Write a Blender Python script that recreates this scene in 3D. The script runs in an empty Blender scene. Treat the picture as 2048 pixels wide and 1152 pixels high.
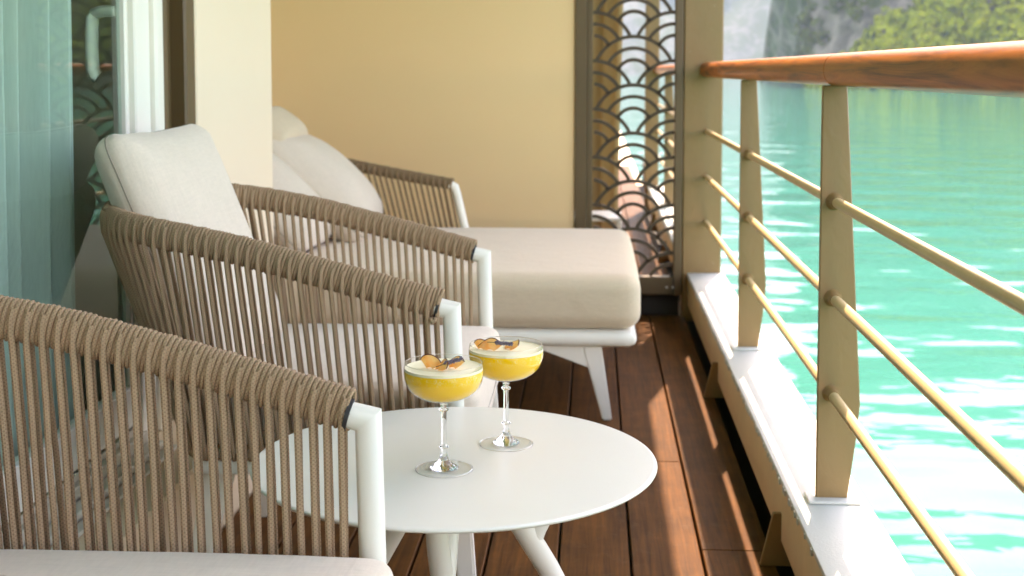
import bpy, bmesh, math, random
import numpy as np
from mathutils import Vector, Matrix, noise

random.seed(7)
rng = np.random.default_rng(7)
scn = bpy.context.scene
col = scn.collection
R = math.radians
PI = math.pi

# ---------------------------------------------------------------- camera
cam_d = bpy.data.cameras.new('camera')
cam = bpy.data.objects.new('camera', cam_d)
col.objects.link(cam)
cam.location = (0, 0, 1.10)
cam.rotation_euler = (R(90 - 4.1), 0, R(3.64))
cam_d.sensor_width = 36
cam_d.lens = 2590 / 2048 * 36
cam_d.shift_y = -250 / 2048
cam_d.clip_start = 0.02
cam_d.clip_end = 20000
cam_d.dof.use_dof = True
cam_d.dof.focus_distance = 1.95
cam_d.dof.aperture_fstop = 6.3
cam_d.dof.aperture_blades = 7
scn.camera = cam

# ---------------------------------------------------------------- light
SUN = Vector((0.185, 0.75, 1.0)).normalized()
elev = math.asin(SUN.z)
azim = math.atan2(SUN.x, SUN.y)
world = bpy.data.worlds.new('World')
scn.world = world
world.use_nodes = True
wn = world.node_tree
for n in list(wn.nodes):
    wn.nodes.remove(n)
sky = wn.nodes.new('ShaderNodeTexSky')
sky.sky_type = 'NISHITA'
sky.sun_disc = False
sky.sun_elevation = elev
sky.sun_rotation = azim
sky.air_density = 1.0
sky.dust_density = 1.2
sky.ozone_density = 1.0
bg = wn.nodes.new('ShaderNodeBackground')
bg.inputs['Strength'].default_value = 0.15
wo = wn.nodes.new('ShaderNodeOutputWorld')
wn.links.new(sky.outputs[0], bg.inputs['Color'])
wn.links.new(bg.outputs[0], wo.inputs['Surface'])
sun_d = bpy.data.lights.new('sun', 'SUN')
sun_d.energy = 2.0
sun_d.angle = R(0.53)
sun_d.color = (1.0, 0.93, 0.82)
sun = bpy.data.objects.new('sun', sun_d)
col.objects.link(sun)
sun.rotation_euler = SUN.to_track_quat('Z', 'Y').to_euler()
sun.location = SUN * 50

vs = scn.view_settings
vs.view_transform = 'Standard'
vs.look = 'None'
vs.gamma = 1
vs.use_curve_mapping = False
vs.exposure = 3.08
vs.use_white_balance = True
vs.white_balance_temperature = 8900
vs.white_balance_tint = 24
cy = scn.cycles
cy.use_denoising = True
cy.max_bounces = 10
cy.diffuse_bounces = 6
cy.glossy_bounces = 5
cy.transmission_bounces = 10
cy.transparent_max_bounces = 16
cy.sample_clamp_indirect = 8
cy.caustics_reflective = False
cy.caustics_refractive = True

# ---------------------------------------------------------------- tagging
def tag(o, label=None, cat=None, group=None, kind=None):
    if label: o['label'] = label
    if cat: o['category'] = cat
    if group: o['group'] = group
    if kind: o['kind'] = kind
    return o

def empty(name, loc=(0, 0, 0), rz=0.0, parent=None):
    o = bpy.data.objects.new(name, None)
    col.objects.link(o)
    o.location = loc
    o.rotation_euler = (0, 0, rz)
    o.empty_display_size = 0.1
    if parent: o.parent = parent
    return o

def copy_tree(o, parent=None):
    c = o.copy()
    col.objects.link(c)
    c.parent = parent
    for ch in list(o.children):
        copy_tree(ch, c)
    return c

# ---------------------------------------------------------------- mesh kit
class MB:
    """collects pieces and links them as one mesh object"""
    def __init__(s):
        s.v = []; s.f = []; s.uv = []; s.n = 0; s.has_uv = False
    def add(s, verts, faces, uvs=None):
        b = s.n
        s.v.extend([tuple(p) for p in verts])
        for f in faces:
            s.f.append(tuple(i + b for i in f))
        if uvs is not None:
            s.has_uv = True
            s.uv.extend(uvs)
        else:
            s.uv.extend([[(0, 0)] * len(f) for f in faces])
        s.n += len(verts)
        return s
    def build(s, name, mat, parent=None, smooth=True, loc=None, sharp=35):
        me = bpy.data.meshes.new(name)
        me.from_pydata(s.v, [], s.f)
        if s.has_uv:
            l = me.uv_layers.new(name='UVMap')
            flat = [c for f in s.uv for p in f for c in p]
            l.data.foreach_set('uv', flat)
        if mat is not None:
            me.materials.append(mat)
        if smooth:
            me.polygons.foreach_set('use_smooth', [True] * len(me.polygons))
            me.update()
            if sharp:
                me.set_sharp_from_angle(angle=R(sharp))
        me.update()
        o = bpy.data.objects.new(name, me)
        col.objects.link(o)
        if parent: o.parent = parent
        if loc is not None: o.location = loc
        return o

    # bevelled box, optional transform
    def box(s, x0, x1, y0, y1, z0, z1, b=0.002, M=None, seg=1):
        bm = bmesh.new()
        bmesh.ops.create_cube(bm, size=1)
        for v in bm.verts:
            v.co = Vector(((x0 + x1) / 2 + v.co.x * (x1 - x0), (y0 + y1) / 2 + v.co.y * (y1 - y0), (z0 + z1) / 2 + v.co.z * (z1 - z0)))
        if b > 0:
            bmesh.ops.bevel(bm, geom=list(bm.edges), offset=b, segments=seg, profile=0.5, affect='EDGES')
        bm.verts.ensure_lookup_table()
        vv = [(M @ v.co) if M is not None else v.co.copy() for v in bm.verts]
        ff = [tuple(v.index for v in f.verts) for f in bm.faces]
        bm.free()
        return s.add(vv, ff)

    # extruded polygon: pts in plane, mapped by fn(u, v, w)
    def prism(s, pts, w0, w1, fn, b=0.0015):
        bm = bmesh.new()
        a = [bm.verts.new(fn(p[0], p[1], w0)) for p in pts]
        c = [bm.verts.new(fn(p[0], p[1], w1)) for p in pts]
        bm.faces.new(a); bm.faces.new(list(reversed(c)))
        n = len(pts)
        for i in range(n):
            bm.faces.new((a[i], c[i], c[(i + 1) % n], a[(i + 1) % n]))
        bmesh.ops.recalc_face_normals(bm, faces=bm.faces)
        if b:
            bmesh.ops.bevel(bm, geom=list(bm.edges), offset=b, segments=1, affect='EDGES')
        bm.verts.ensure_lookup_table()
        vv = [v.co.copy() for v in bm.verts]
        ff = [tuple(v.index for v in f.verts) for f in bm.faces]
        bm.free()
        return s.add(vv, ff)

    # tube along points; rad scalar or per point; section scale (a,b) with fixed up
    def tube(s, pts, rad, sides=10, cap=True, closed=False, up=None, ab=None, uvscale=True):
        P = np.array(pts, float)
        n = len(P)
        rad = np.full(n, rad) if np.isscalar(rad) else np.array(rad, float)
        T = np.zeros_like(P)
        if closed:
            T = np.roll(P, -1, 0) - np.roll(P, 1, 0)
        else:
            T[1:-1] = P[2:] - P[:-2]; T[0] = P[1] - P[0]; T[-1] = P[-1] - P[-2]
        T /= np.linalg.norm(T, axis=1)[:, None] + 1e-12
        N = np.zeros_like(P)
        if up is not None:
            U = np.array(up, float)
            for i in range(n):
                q = np.cross(U, T[i]); q /= np.linalg.norm(q) + 1e-12; N[i] = q
        else:
            a = np.array([0, 0, 1.0]) if abs(T[0][2]) < .9 else np.array([1.0, 0, 0])
            q = np.cross(a, T[0]); q /= np.linalg.norm(q); N[0] = q
            for i in range(1, n):
                q = N[i - 1] - T[i] * np.dot(N[i - 1], T[i]); q /= np.linalg.norm(q) + 1e-12; N[i] = q
        B = np.cross(T, N)
        ang = np.linspace(0, 2 * PI, sides, endpoint=False)
        a_, b_ = ab if ab else (1, 1)
        ca, sa = np.cos(ang) * a_, np.sin(ang) * b_
        V = P[:, None, :] + rad[:, None, None] * (N[:, None, :] * ca[None, :, None] + B[:, None, :] * sa[None, :, None])
        V = V.reshape(-1, 3)
        L = np.concatenate([[0], np.cumsum(np.linalg.norm(np.diff(P, axis=0), axis=1))])
        F = []; UV = []
        m = n if closed else n - 1
        for i in range(m):
            j = (i + 1) % n
            l0 = L[i]; l1 = L[i + 1] if i + 1 < n else L[i] + 0.01
            for k in range(sides):
                k2 = (k + 1) % sides
                F.append((i * sides + k, i * sides + k2, j * sides + k2, j * sides + k))
                UV.append([(k / sides, l0), ((k + 1) / sides, l0), ((k + 1) / sides, l1), (k / sides, l1)])
        if cap and not closed:
            F.append(tuple(range(sides - 1, -1, -1))); UV.append([(0, 0)] * sides)
            F.append(tuple((n - 1) * sides + k for k in range(sides))); UV.append([(0, 0)] * sides)
        return s.add(V, F, UV)

    def mitre_tube(s, p0, p1, p2, r, sides=28, k=.0):
        p0, p1, p2 = Vector(p0), Vector(p1), Vector(p2)
        d1 = (p1 - p0).normalized(); d2 = (p2 - p1).normalized()
        side = d1.cross(d2).normalized()
        a1 = side.cross(d1)
        nrm = (d1 + d2).normalized()
        V = []
        for (base, ax, d, mode) in ((p0, a1, d1, 0), (p1, a1, d1, 1), (p2, side.cross(d2), d2, 0)):
            for i in range(sides):
                q = 2 * PI * i / sides
                v = base + side * (r * math.cos(q)) + ax * (r * math.sin(q))
                if mode:
                    v = v + d * ((p1 - v).dot(nrm) / d.dot(nrm))
                V.append(v)
        F = []
        for j in range(2):
            for i in range(sides):
                F.append((j * sides + i, j * sides + (i + 1) % sides, (j + 1) * sides + (i + 1) % sides, (j + 1) * sides + i))
        F.append(tuple(range(sides - 1, -1, -1))); F.append(tuple(2 * sides + i for i in range(sides)))
        return s.add(V, F)

    def lathe(s, prof, seg=48, c=(0, 0, 0), closed=False):
        V = []; F = []
        n = len(prof)
        for r, z in prof:
            for k in range(seg):
                a = 2 * PI * k / seg
                V.append((c[0] + r * math.cos(a), c[1] + r * math.sin(a), c[2] + z))
        m = n if closed else n - 1
        for i in range(m):
            j = (i + 1) % n
            for k in range(seg):
                k2 = (k + 1) % seg
                F.append((i * seg + k, i * seg + k2, j * seg + k2, j * seg + k))
        if not closed:
            F.append(tuple(range(seg - 1, -1, -1)))
            F.append(tuple((n - 1) * seg + k for k in range(seg)))
        return s.add(V, F)

# soft cushion: rounded box bulging outwards, centred on origin
def cushion_mb(sx, sy, sz, r=0.03, bulge=0.02, n=20, seed=0, wrinkle=0.003, pinch=0.0):
    bm = bmesh.new()
    bmesh.ops.create_cube(bm, size=2)
    bmesh.ops.subdivide_edges(bm, edges=list(bm.edges), cuts=n, use_grid_fill=True)
    h = Vector((sx / 2, sy / 2, sz / 2))
    inner = Vector((max(h.x - r, .001), max(h.y - r, .001), max(h.z - r, .001)))
    V = []
    for v in bm.verts:
        q = v.co
        # denser toward the edges
        q = Vector([math.sin(c * PI / 2) * .55 + c * .45 for c in q])
        p = Vector((q.x * h.x, q.y * h.y, q.z * h.z))
        c = Vector([max(-inner[i], min(inner[i], p[i])) for i in range(3)])
        d = p - c
        if d.length > 1e-9:
            dd = d.normalized()
            p = c + dd * r * min(1.0, max(abs(d.x), abs(d.y), abs(d.z)) / r if r else 1)
            if max(abs(d.x), abs(d.y), abs(d.z)) > 0:
                p = c + dd * r
        fx = max(0, 1 - (p.x / h.x) ** 2); fy = max(0, 1 - (p.y / h.y) ** 2); fz = max(0, 1 - (p.z / h.z) ** 2)
        p.z += math.copysign(1, p.z) * bulge * (fx * fy) ** .7 * (abs(p.z) / h.z)
        p.x += math.copysign(1, p.x) * bulge * .45 * (fy * fz) ** .7 * (abs(p.x) / h.x)
        p.y += math.copysign(1, p.y) * bulge * .45 * (fx * fz) ** .7 * (abs(p.y) / h.y)
        if pinch:
            ex = abs(p.x) / h.x; ey = abs(p.y) / h.y
            p.z *= 1 - pinch * max(ex, ey) ** 4
            k = (1 - .06 * (1 - ex ** 2) * ey ** 2)
            p.y *= k
            p.x *= (1 - .06 * (1 - ey ** 2) * ex ** 2)
        w = noise.noise(Vector((p.x * 7 + seed, p.y * 7, p.z * 9 + seed))) * wrinkle
        w += noise.noise(Vector((p.x * 22 + seed, p.y * 5, p.z * 15))) * wrinkle * .35
        p += p.normalized() * w
        V.append(p)
    bm.verts.ensure_lookup_table()
    F = [tuple(v.index for v in f.verts) for f in bm.faces]
    bm.free()
    return V, F

from mathutils.bvhtree import BVHTree
def snap(V, F, pts, lift=.0004):
    tree = BVHTree.FromPolygons([tuple(v) for v in V], F)
    out = []
    for p in pts:
        q, nrm, _, _ = tree.find_nearest(Vector(p) * 1.02)
        out.append(tuple(q + nrm * lift))
    return out

def seam_points(sx, sy, sz, r, z, bulge=0.0, n=60, out=0.0):
    """loop round a cushion at height z"""
    pts = []
    hx, hy = sx / 2, sy / 2
    for k in range(n):
        a = 2 * PI * k / n
        c, s_ = math.cos(a), math.sin(a)
        e = 2 / 9
        x = math.copysign(abs(c) ** e, c) * hx; y = math.copysign(abs(s_) ** e, s_) * hy
        fx = max(0, 1 - (x / hx) ** 2); fy = max(0, 1 - (y / hy) ** 2); fz = max(0, 1 - (z / (sz / 2)) ** 2)
        x += math.copysign(1, x) * (bulge * .45 * (fy * fz) ** .7 + out)
        y += math.copysign(1, y) * (bulge * .45 * (fx * fz) ** .7 + out)
        pts.append((x, y, z))
    return pts

# ---------------------------------------------------------------- materials
def new_mat(name):
    m = bpy.data.materials.new(name)
    m.use_nodes = True
    nt = m.node_tree
    b = nt.nodes['Principled BSDF']
    return m, nt, b

def N(nt, t, **kw):
    n = nt.nodes.new(t)
    for k, v in kw.items():
        if k in n.inputs.keys():
            n.inputs[k].default_value = v
        else:
            setattr(n, k, v)
    return n

def coords(nt, scale=(1, 1, 1), kind='Object'):
    tc = nt.nodes.new('ShaderNodeTexCoord')
    mp = nt.nodes.new('ShaderNodeMapping')
    mp.inputs['Scale'].default_value = scale
    nt.links.new(tc.outputs[kind], mp.inputs['Vector'])
    return mp.outputs[0]

def mat_simple(name, base, rough=0.5, var=0.08, nscale=6.0, bump=0.0, bscale=80.0, metallic=0.0, coat=0.0, spec=0.5, stretch=(1, 1, 1)):
    """flat colour with a little uneven wear and relief"""
    m, nt, b = new_mat(name)
    co = coords(nt, stretch)
    n1 = N(nt, 'ShaderNodeTexNoise', Scale=nscale, Detail=6.0, Roughness=.6)
    nt.links.new(co, n1.inputs['Vector'])
    mix = N(nt, 'ShaderNodeMix', data_type='RGBA')
    mix.inputs[6].default_value = tuple(c * (1 - var) for c in base) + (1,)
    mix.inputs[7].default_value = tuple(min(1, c * (1 + var)) for c in base) + (1,)
    nt.links.new(n1.outputs['Fac'], mix.inputs[0])
    nt.links.new(mix.outputs[2], b.inputs['Base Color'])
    mr = N(nt, 'ShaderNodeMapRange')
    mr.inputs['To Min'].default_value = rough * .85
    mr.inputs['To Max'].default_value = min(1, rough * 1.15)
    nt.links.new(n1.outputs['Fac'], mr.inputs['Value'])
    nt.links.new(mr.outputs[0], b.inputs['Roughness'])
    b.inputs['Metallic'].default_value = metallic
    b.inputs['Coat Weight'].default_value = coat
    b.inputs['Coat Roughness'].default_value = .12
    b.inputs['Specular IOR Level'].default_value = spec
    if bump:
        n2 = N(nt, 'ShaderNodeTexNoise', Scale=bscale, Detail=5.0)
        nt.links.new(co, n2.inputs['Vector'])
        bp = N(nt, 'ShaderNodeBump', Strength=bump, Distance=.002)
        nt.links.new(n2.outputs['Fac'], bp.inputs['Height'])
        nt.links.new(bp.outputs[0], b.inputs['Normal'])
    return m

def mat_fabric(name, base, scale=900.0):
    m, nt, b = new_mat(name)
    co = coords(nt)
    wx = N(nt, 'ShaderNodeTexNoise', Scale=scale * .25, Detail=2.0)
    mp = nt.nodes.new('ShaderNodeMapping'); mp.inputs['Scale'].default_value = (1, .12, 1)
    nt.links.new(co, mp.inputs[0]); nt.links.new(mp.outputs[0], wx.inputs['Vector'])
    wy = N(nt, 'ShaderNodeTexNoise', Scale=scale * .25, Detail=2.0)
    mp2 = nt.nodes.new('ShaderNodeMapping'); mp2.inputs['Scale'].default_value = (.12, 1, 1)
    nt.links.new(co, mp2.inputs[0]); nt.links.new(mp2.outputs[0], wy.inputs['Vector'])
    ad = N(nt, 'ShaderNodeMath', operation='ADD')
    nt.links.new(wx.outputs['Fac'], ad.inputs[0]); nt.links.new(wy.outputs['Fac'], ad.inputs[1])
    big = N(nt, 'ShaderNodeTexNoise', Scale=5.0, Detail=3.0)
    nt.links.new(co, big.inputs['Vector'])
    ad2 = N(nt, 'ShaderNodeMath', operation='MULTIPLY_ADD')
    nt.links.new(big.outputs['Fac'], ad2.inputs[0]); ad2.inputs[1].default_value = .5
    nt.links.new(ad.outputs[0], ad2.inputs[2])
    mr = N(nt, 'ShaderNodeMapRange')
    mr.inputs['From Min'].default_value = .8; mr.inputs['From Max'].default_value = 1.7
    nt.links.new(ad2.outputs[0], mr.inputs['Value'])
    mix = N(nt, 'ShaderNodeMix', data_type='RGBA')
    mix.inputs[6].default_value = tuple(c * .92 for c in base) + (1,)
    mix.inputs[7].default_value = tuple(min(1, c * 1.06) for c in base) + (1,)
    nt.links.new(mr.outputs[0], mix.inputs[0])
    nt.links.new(mix.outputs[2], b.inputs['Base Color'])
    b.inputs['Roughness'].default_value = .95
    b.inputs['Specular IOR Level'].default_value = .15
    b.inputs['Sheen Weight'].default_value = .25
    bp = N(nt, 'ShaderNodeBump', Strength=.35, Distance=.0008)
    nt.links.new(ad.outputs[0], bp.inputs['Height'])
    # soft large creases
    cr = N(nt, 'ShaderNodeTexNoise', Scale=9.0, Detail=3.0, Distortion=.6)
    nt.links.new(co, cr.inputs['Vector'])
    bp2 = N(nt, 'ShaderNodeBump', Strength=.35, Distance=.012)
    nt.links.new(cr.outputs['Fac'], bp2.inputs['Height'])
    nt.links.new(bp2.outputs[0], bp.inputs['Normal'])
    nt.links.new(bp.outputs[0], b.inputs['Normal'])
    return m

def mat_rope(name, base):
    m, nt, b = new_mat(name)
    tc = nt.nodes.new('ShaderNodeTexCoord')
    sep = nt.nodes.new('ShaderNodeSeparateXYZ')
    nt.links.new(tc.outputs['UV'], sep.inputs[0])
    def mth(op, a, c=None, v=None):
        q = N(nt, 'ShaderNodeMath', operation=op)
        nt.links.new(a, q.inputs[0])
        if c is not None: nt.links.new(c, q.inputs[1])
        if v is not None: q.inputs[1].default_value = v
        return q.outputs[0]
    u = mth('MULTIPLY', sep.outputs[0], v=2 * PI * 4)
    v = mth('MULTIPLY', sep.outputs[1], v=2 * PI / 0.0052)
    s1 = mth('SINE', mth('ADD', u, v)); s2 = mth('SINE', mth('SUBTRACT', u, v))
    br = mth('MAXIMUM', s1, s2)
    mr = N(nt, 'ShaderNodeMapRange')
    mr.inputs['From Min'].default_value = -.6; mr.inputs['From Max'].default_value = 1
    nt.links.new(br, mr.inputs['Value'])
    nz = N(nt, 'ShaderNodeTexNoise', Scale=45.0, Detail=3.0)
    nt.links.new(tc.outputs['Object'], nz.inputs['Vector'])
    fac = N(nt, 'ShaderNodeMath', operation='MULTIPLY')
    nt.links.new(mr.outputs[0], fac.inputs[0])
    mr2 = N(nt, 'ShaderNodeMapRange'); mr2.inputs['To Min'].default_value = .6; mr2.inputs['To Max'].default_value = 1.15
    nt.links.new(nz.outputs['Fac'], mr2.inputs['Value']); nt.links.new(mr2.outputs[0], fac.inputs[1])
    mix = N(nt, 'ShaderNodeMix', data_type='RGBA')
    mix.inputs[6].default_value = tuple(c * .72 for c in base) + (1,)
    mix.inputs[7].default_value = tuple(c * 1.15 for c in base) + (1,)
    nt.links.new(fac.outputs[0], mix.inputs[0])
    nt.links.new(mix.outputs[2], b.inputs['Base Color'])
    b.inputs['Roughness'].default_value = .8
    b.inputs['Specular IOR Level'].default_value = .25
    bp = N(nt, 'ShaderNodeBump', Strength=.4, Distance=.0007)
    nt.links.new(mr.outputs[0], bp.inputs['Height'])
    nt.links.new(bp.outputs[0], b.inputs['Normal'])
    return m

def mat_deck():
    m, nt, b = new_mat('deck_wood')
    tc = nt.nodes.new('ShaderNodeTexCoord')
    oi = nt.nodes.new('ShaderNodeObjectInfo')
    vm = N(nt, 'ShaderNodeVectorMath', operation='MULTIPLY_ADD')
    nt.links.new(tc.outputs['Object'], vm.inputs[0]); vm.inputs[1].default_value = (1, 1, 1)
    cx = nt.nodes.new('ShaderNodeCombineXYZ')
    mm = N(nt, 'ShaderNodeMath', operation='MULTIPLY'); mm.inputs[1].default_value = 37.0
    nt.links.new(oi.outputs['Random'], mm.inputs[0]); nt.links.new(mm.outputs[0], cx.inputs[0]); nt.links.new(mm.outputs[0], cx.inputs[1])
    nt.links.new(cx.outputs[0], vm.inputs[2])
    mp = nt.nodes.new('ShaderNodeMapping'); mp.inputs['Scale'].default_value = (60, 2.5, 60)
    nt.links.new(vm.outputs[0], mp.inputs[0])
    g = N(nt, 'ShaderNodeTexNoise', Scale=1.0, Detail=8.0, Roughness=.65, Distortion=.4)
    nt.links.new(mp.outputs[0], g.inputs['Vector'])
    st = N(nt, 'ShaderNodeTexNoise', Scale=9.0, Detail=5.0, Roughness=.6)
    nt.links.new(vm.outputs[0], st.inputs['Vector'])
    r = nt.nodes.new('ShaderNodeValToRGB')
    r.color_ramp.elements[0].position = .3; r.color_ramp.elements[0].color = (.050, .019, .0048, 1)
    r.color_ramp.elements[1].position = .72; r.color_ramp.elements[1].color = (.160, .060, .013, 1)
    nt.links.new(g.outputs['Fac'], r.inputs[0])
    mix = N(nt, 'ShaderNodeMix', data_type='RGBA', blend_type='MULTIPLY')
    mix.inputs[0].default_value = .6
    r2 = nt.nodes.new('ShaderNodeValToRGB')
    r2.color_ramp.elements[0].position = .35; r2.color_ramp.elements[0].color = (.62, .6, .58, 1)
    r2.color_ramp.elements[1].position = .65; r2.color_ramp.elements[1].color = (1.15, 1.1, 1.05, 1)
    nt.links.new(st.outputs['Fac'], r2.inputs[0])
    nt.links.new(r.outputs[0], mix.inputs[6]); nt.links.new(r2.outputs[0], mix.inputs[7])
    # pale dust
    du = N(nt, 'ShaderNodeTexNoise', Scale=22.0, Detail=6.0, Roughness=.7)
    nt.links.new(vm.outputs[0], du.inputs['Vector'])
    dr = N(nt, 'ShaderNodeMapRange'); dr.inputs['From Min'].default_value = .55; dr.inputs['From Max'].default_value = .8
    dr.inputs['To Max'].default_value = .10
    nt.links.new(du.outputs['Fac'], dr.inputs['Value'])
    mix2 = N(nt, 'ShaderNodeMix', data_type='RGBA')
    mix2.inputs[7].default_value = (.42, .30, .22, 1)
    nt.links.new(dr.outputs[0], mix2.inputs[0]); nt.links.new(mix.outputs[2], mix2.inputs[6])
    nt.links.new(mix2.outputs[2], b.inputs['Base Color'])
    b.inputs['Roughness'].default_value = .55
    b.inputs['Specular IOR Level'].default_value = .08
    bp = N(nt, 'ShaderNodeBump', Strength=.35, Distance=.0015)
    nt.links.new(g.outputs['Fac'], bp.inputs['Height']); nt.links.new(bp.outputs[0], b.inputs['Normal'])
    return m

def mat_teak():
    m, nt, b = new_mat('varnished_teak')
    co = coords(nt, (14, .8, 14))
    g = N(nt, 'ShaderNodeTexNoise', Scale=2.2, Detail=9.0, Roughness=.62, Distortion=1.1)
    nt.links.new(co, g.inputs['Vector'])
    r = nt.nodes.new('ShaderNodeValToRGB')
    e = r.color_ramp.elements
    e[0].position = .3; e[0].color = (.095, .022, .004, 1)
    e[1].position = .75; e[1].color = (.60, .20, .04, 1)
    k = e.new(.5); k.color = (.42, .115, .018, 1)
    nt.links.new(g.outputs['Fac'], r.inputs[0])
    nt.links.new(r.outputs[0], b.inputs['Base Color'])
    b.inputs['Roughness'].default_value = .45
    b.inputs['Coat Weight'].default_value = .12
    b.inputs['Coat Roughness'].default_value = .22
    b.inputs['Specular IOR Level'].default_value = .3
    co2 = coords(nt, (60, 12, 60))
    sc = N(nt, 'ShaderNodeTexNoise', Scale=3.0, Detail=6.0)
    nt.links.new(co2, sc.inputs['Vector'])
    bp = N(nt, 'ShaderNodeBump', Strength=.2, Distance=.001)
    nt.links.new(sc.outputs['Fac'], bp.inputs['Height']); nt.links.new(bp.outputs[0], b.inputs['Normal'])
    return m

def mat_glass(name, tint=(1, 1, 1), rough=0.0, ior=1.47):
    m, nt, b = new_mat(name)
    b.inputs['Base Color'].default_value = tint + (1,)
    b.inputs['Transmission Weight'].default_value = 1
    b.inputs['Roughness'].default_value = rough
    b.inputs['IOR'].default_value = ior
    return m

def front_fresnel(nt, ior, gain=1.0):
    fr = N(nt, 'ShaderNodeFresnel', IOR=ior)
    ge = nt.nodes.new('ShaderNodeNewGeometry')
    iv = N(nt, 'ShaderNodeMath', operation='SUBTRACT'); iv.inputs[0].default_value = gain
    gm = N(nt, 'ShaderNodeMath', operation='MULTIPLY'); gm.inputs[1].default_value = gain
    nt.links.new(ge.outputs['Backfacing'], gm.inputs[0]); nt.links.new(gm.outputs[0], iv.inputs[1])
    mu = N(nt, 'ShaderNodeMath', operation='MULTIPLY'); mu.use_clamp = True
    nt.links.new(fr.outputs[0], mu.inputs[0]); nt.links.new(iv.outputs[0], mu.inputs[1])
    return mu.outputs[0]

def mat_thin_glass():
    m, nt, b = new_mat('thin_crystal_bowl')
    nt.nodes.remove(b)
    tr = N(nt, 'ShaderNodeBsdfTransparent'); tr.inputs[0].default_value = (.985, .99, .985, 1)
    gl = N(nt, 'ShaderNodeBsdfGlossy', Roughness=.01)
    mx = nt.nodes.new('ShaderNodeMixShader')
    nt.links.new(front_fresnel(nt, 1.5, 1.0), mx.inputs[0]); nt.links.new(tr.outputs[0], mx.inputs[1]); nt.links.new(gl.outputs[0], mx.inputs[2])
    nt.links.new(mx.outputs[0], nt.nodes['Material Output'].inputs['Surface'])
    return m

def mat_pane():
    m, nt, b = new_mat('tinted_window_glass')
    nt.nodes.remove(b)
    tr = N(nt, 'ShaderNodeBsdfTransparent'); tr.inputs[0].default_value = (.86, .93, .905, 1)
    gl = N(nt, 'ShaderNodeBsdfGlossy', Roughness=.0); gl.inputs[0].default_value = (.9, 1, .96, 1)
    mx = nt.nodes.new('ShaderNodeMixShader')
    nt.links.new(front_fresnel(nt, 1.5, .9), mx.inputs[0]); nt.links.new(tr.outputs[0], mx.inputs[1]); nt.links.new(gl.outputs[0], mx.inputs[2])
    nt.links.new(mx.outputs[0], nt.nodes['Material Output'].inputs['Surface'])
    return m

def mat_curtain(name, base, transl=.45):
    m, nt, b = new_mat(name)
    co = coords(nt, (300, 300, 20))
    n1 = N(nt, 'ShaderNodeTexNoise', Scale=1.0, Detail=2.0)
    nt.links.new(co, n1.inputs['Vector'])
    mix = N(nt, 'ShaderNodeMix', data_type='RGBA')
    mix.inputs[6].default_value = tuple(c * .88 for c in base) + (1,)
    mix.inputs[7].default_value = tuple(min(1, c * 1.08) for c in base) + (1,)
    nt.links.new(n1.outputs['Fac'], mix.inputs[0]); nt.links.new(mix.outputs[2], b.inputs['Base Color'])
    b.inputs['Roughness'].default_value = .9
    tl = N(nt, 'ShaderNodeBsdfTranslucent'); nt.links.new(mix.outputs[2], tl.inputs[0])
    mx = nt.nodes.new('ShaderNodeMixShader'); mx.inputs[0].default_value = transl
    nt.links.new(b.outputs[0], mx.inputs[1]); nt.links.new(tl.outputs[0], mx.inputs[2])
    nt.links.new(mx.outputs[0], nt.nodes['Material Output'].inputs['Surface'])
    return m

def mat_paint_worn(name, base, rough=.42, bump=.5):
    """thick brushed-on marine paint, lumpy with runs and small chips"""
    m, nt, b = new_mat(name)
    co = coords(nt, (1, 1, .45))
    n1 = N(nt, 'ShaderNodeTexNoise', Scale=38.0, Detail=4.0, Distortion=.8)
    n2 = N(nt, 'ShaderNodeTexNoise', Scale=5.0, Detail=8.0, Roughness=.7)
    n3 = N(nt, 'ShaderNodeTexNoise', Scale=140.0, Detail=2.0)
    for n_ in (n1, n2, n3): nt.links.new(co, n_.inputs['Vector'])
    mix = N(nt, 'ShaderNodeMix', data_type='RGBA')
    mix.inputs[6].default_value = tuple(c * .8 for c in base) + (1,)
    mix.inputs[7].default_value = tuple(c * 1.15 for c in base) + (1,)
    nt.links.new(n2.outputs['Fac'], mix.inputs[0])
    ch = N(nt, 'ShaderNodeMapRange'); ch.inputs['From Min'].default_value = .74; ch.inputs['From Max'].default_value = .8
    ch.inputs['To Max'].default_value = .5
    nt.links.new(n3.outputs['Fac'], ch.inputs['Value'])
    mix2 = N(nt, 'ShaderNodeMix', data_type='RGBA'); mix2.inputs[7].default_value = (.62, .52, .38, 1)
    nt.links.new(ch.outputs[0], mix2.inputs[0]); nt.links.new(mix.outputs[2], mix2.inputs[6])
    nt.links.new(mix2.outputs[2], b.inputs['Base Color'])
    b.inputs['Roughness'].default_value = rough
    bp = N(nt, 'ShaderNodeBump', Strength=bump, Distance=.0025)
    nt.links.new(n1.outputs['Fac'], bp.inputs['Height']); nt.links.new(bp.outputs[0], b.inputs['Normal'])
    return m

M_WHITE = mat_simple('white_powder_coat', (.77, .735, .66), .42, .03, 9, .12, 500)
M_TABLE = mat_simple('white_tabletop_laminate', (.76, .74, .675), .30, .025, 7, .1, 420)
M_CUSH = mat_fabric('oatmeal_fabric', (.645, .54, .45))
M_CUSH2 = mat_fabric('pale_grey_fabric', (.62, .49, .36))
M_SEAM = mat_simple('dark_seam_thread', (.25, .21, .17), .9, .1, 60)  # thin dark piping along the cushion seams
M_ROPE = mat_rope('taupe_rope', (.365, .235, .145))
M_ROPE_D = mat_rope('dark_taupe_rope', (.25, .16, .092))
M_BLACK = mat_simple('black_plastic', (.02, .02, .022), .5, .1, 20)
M_WALL = mat_simple('cream_wall_paint', (.80, .635, .475), .6, .025, 2.5, .12, 260)
M_WALLT = mat_simple('tan_wall_paint', (.80, .54, .295), .55, .04, 1.6, .14, 240)
M_CEIL = mat_simple('ceiling_paint', (.72, .66, .54), .7, .03, 2)
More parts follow.
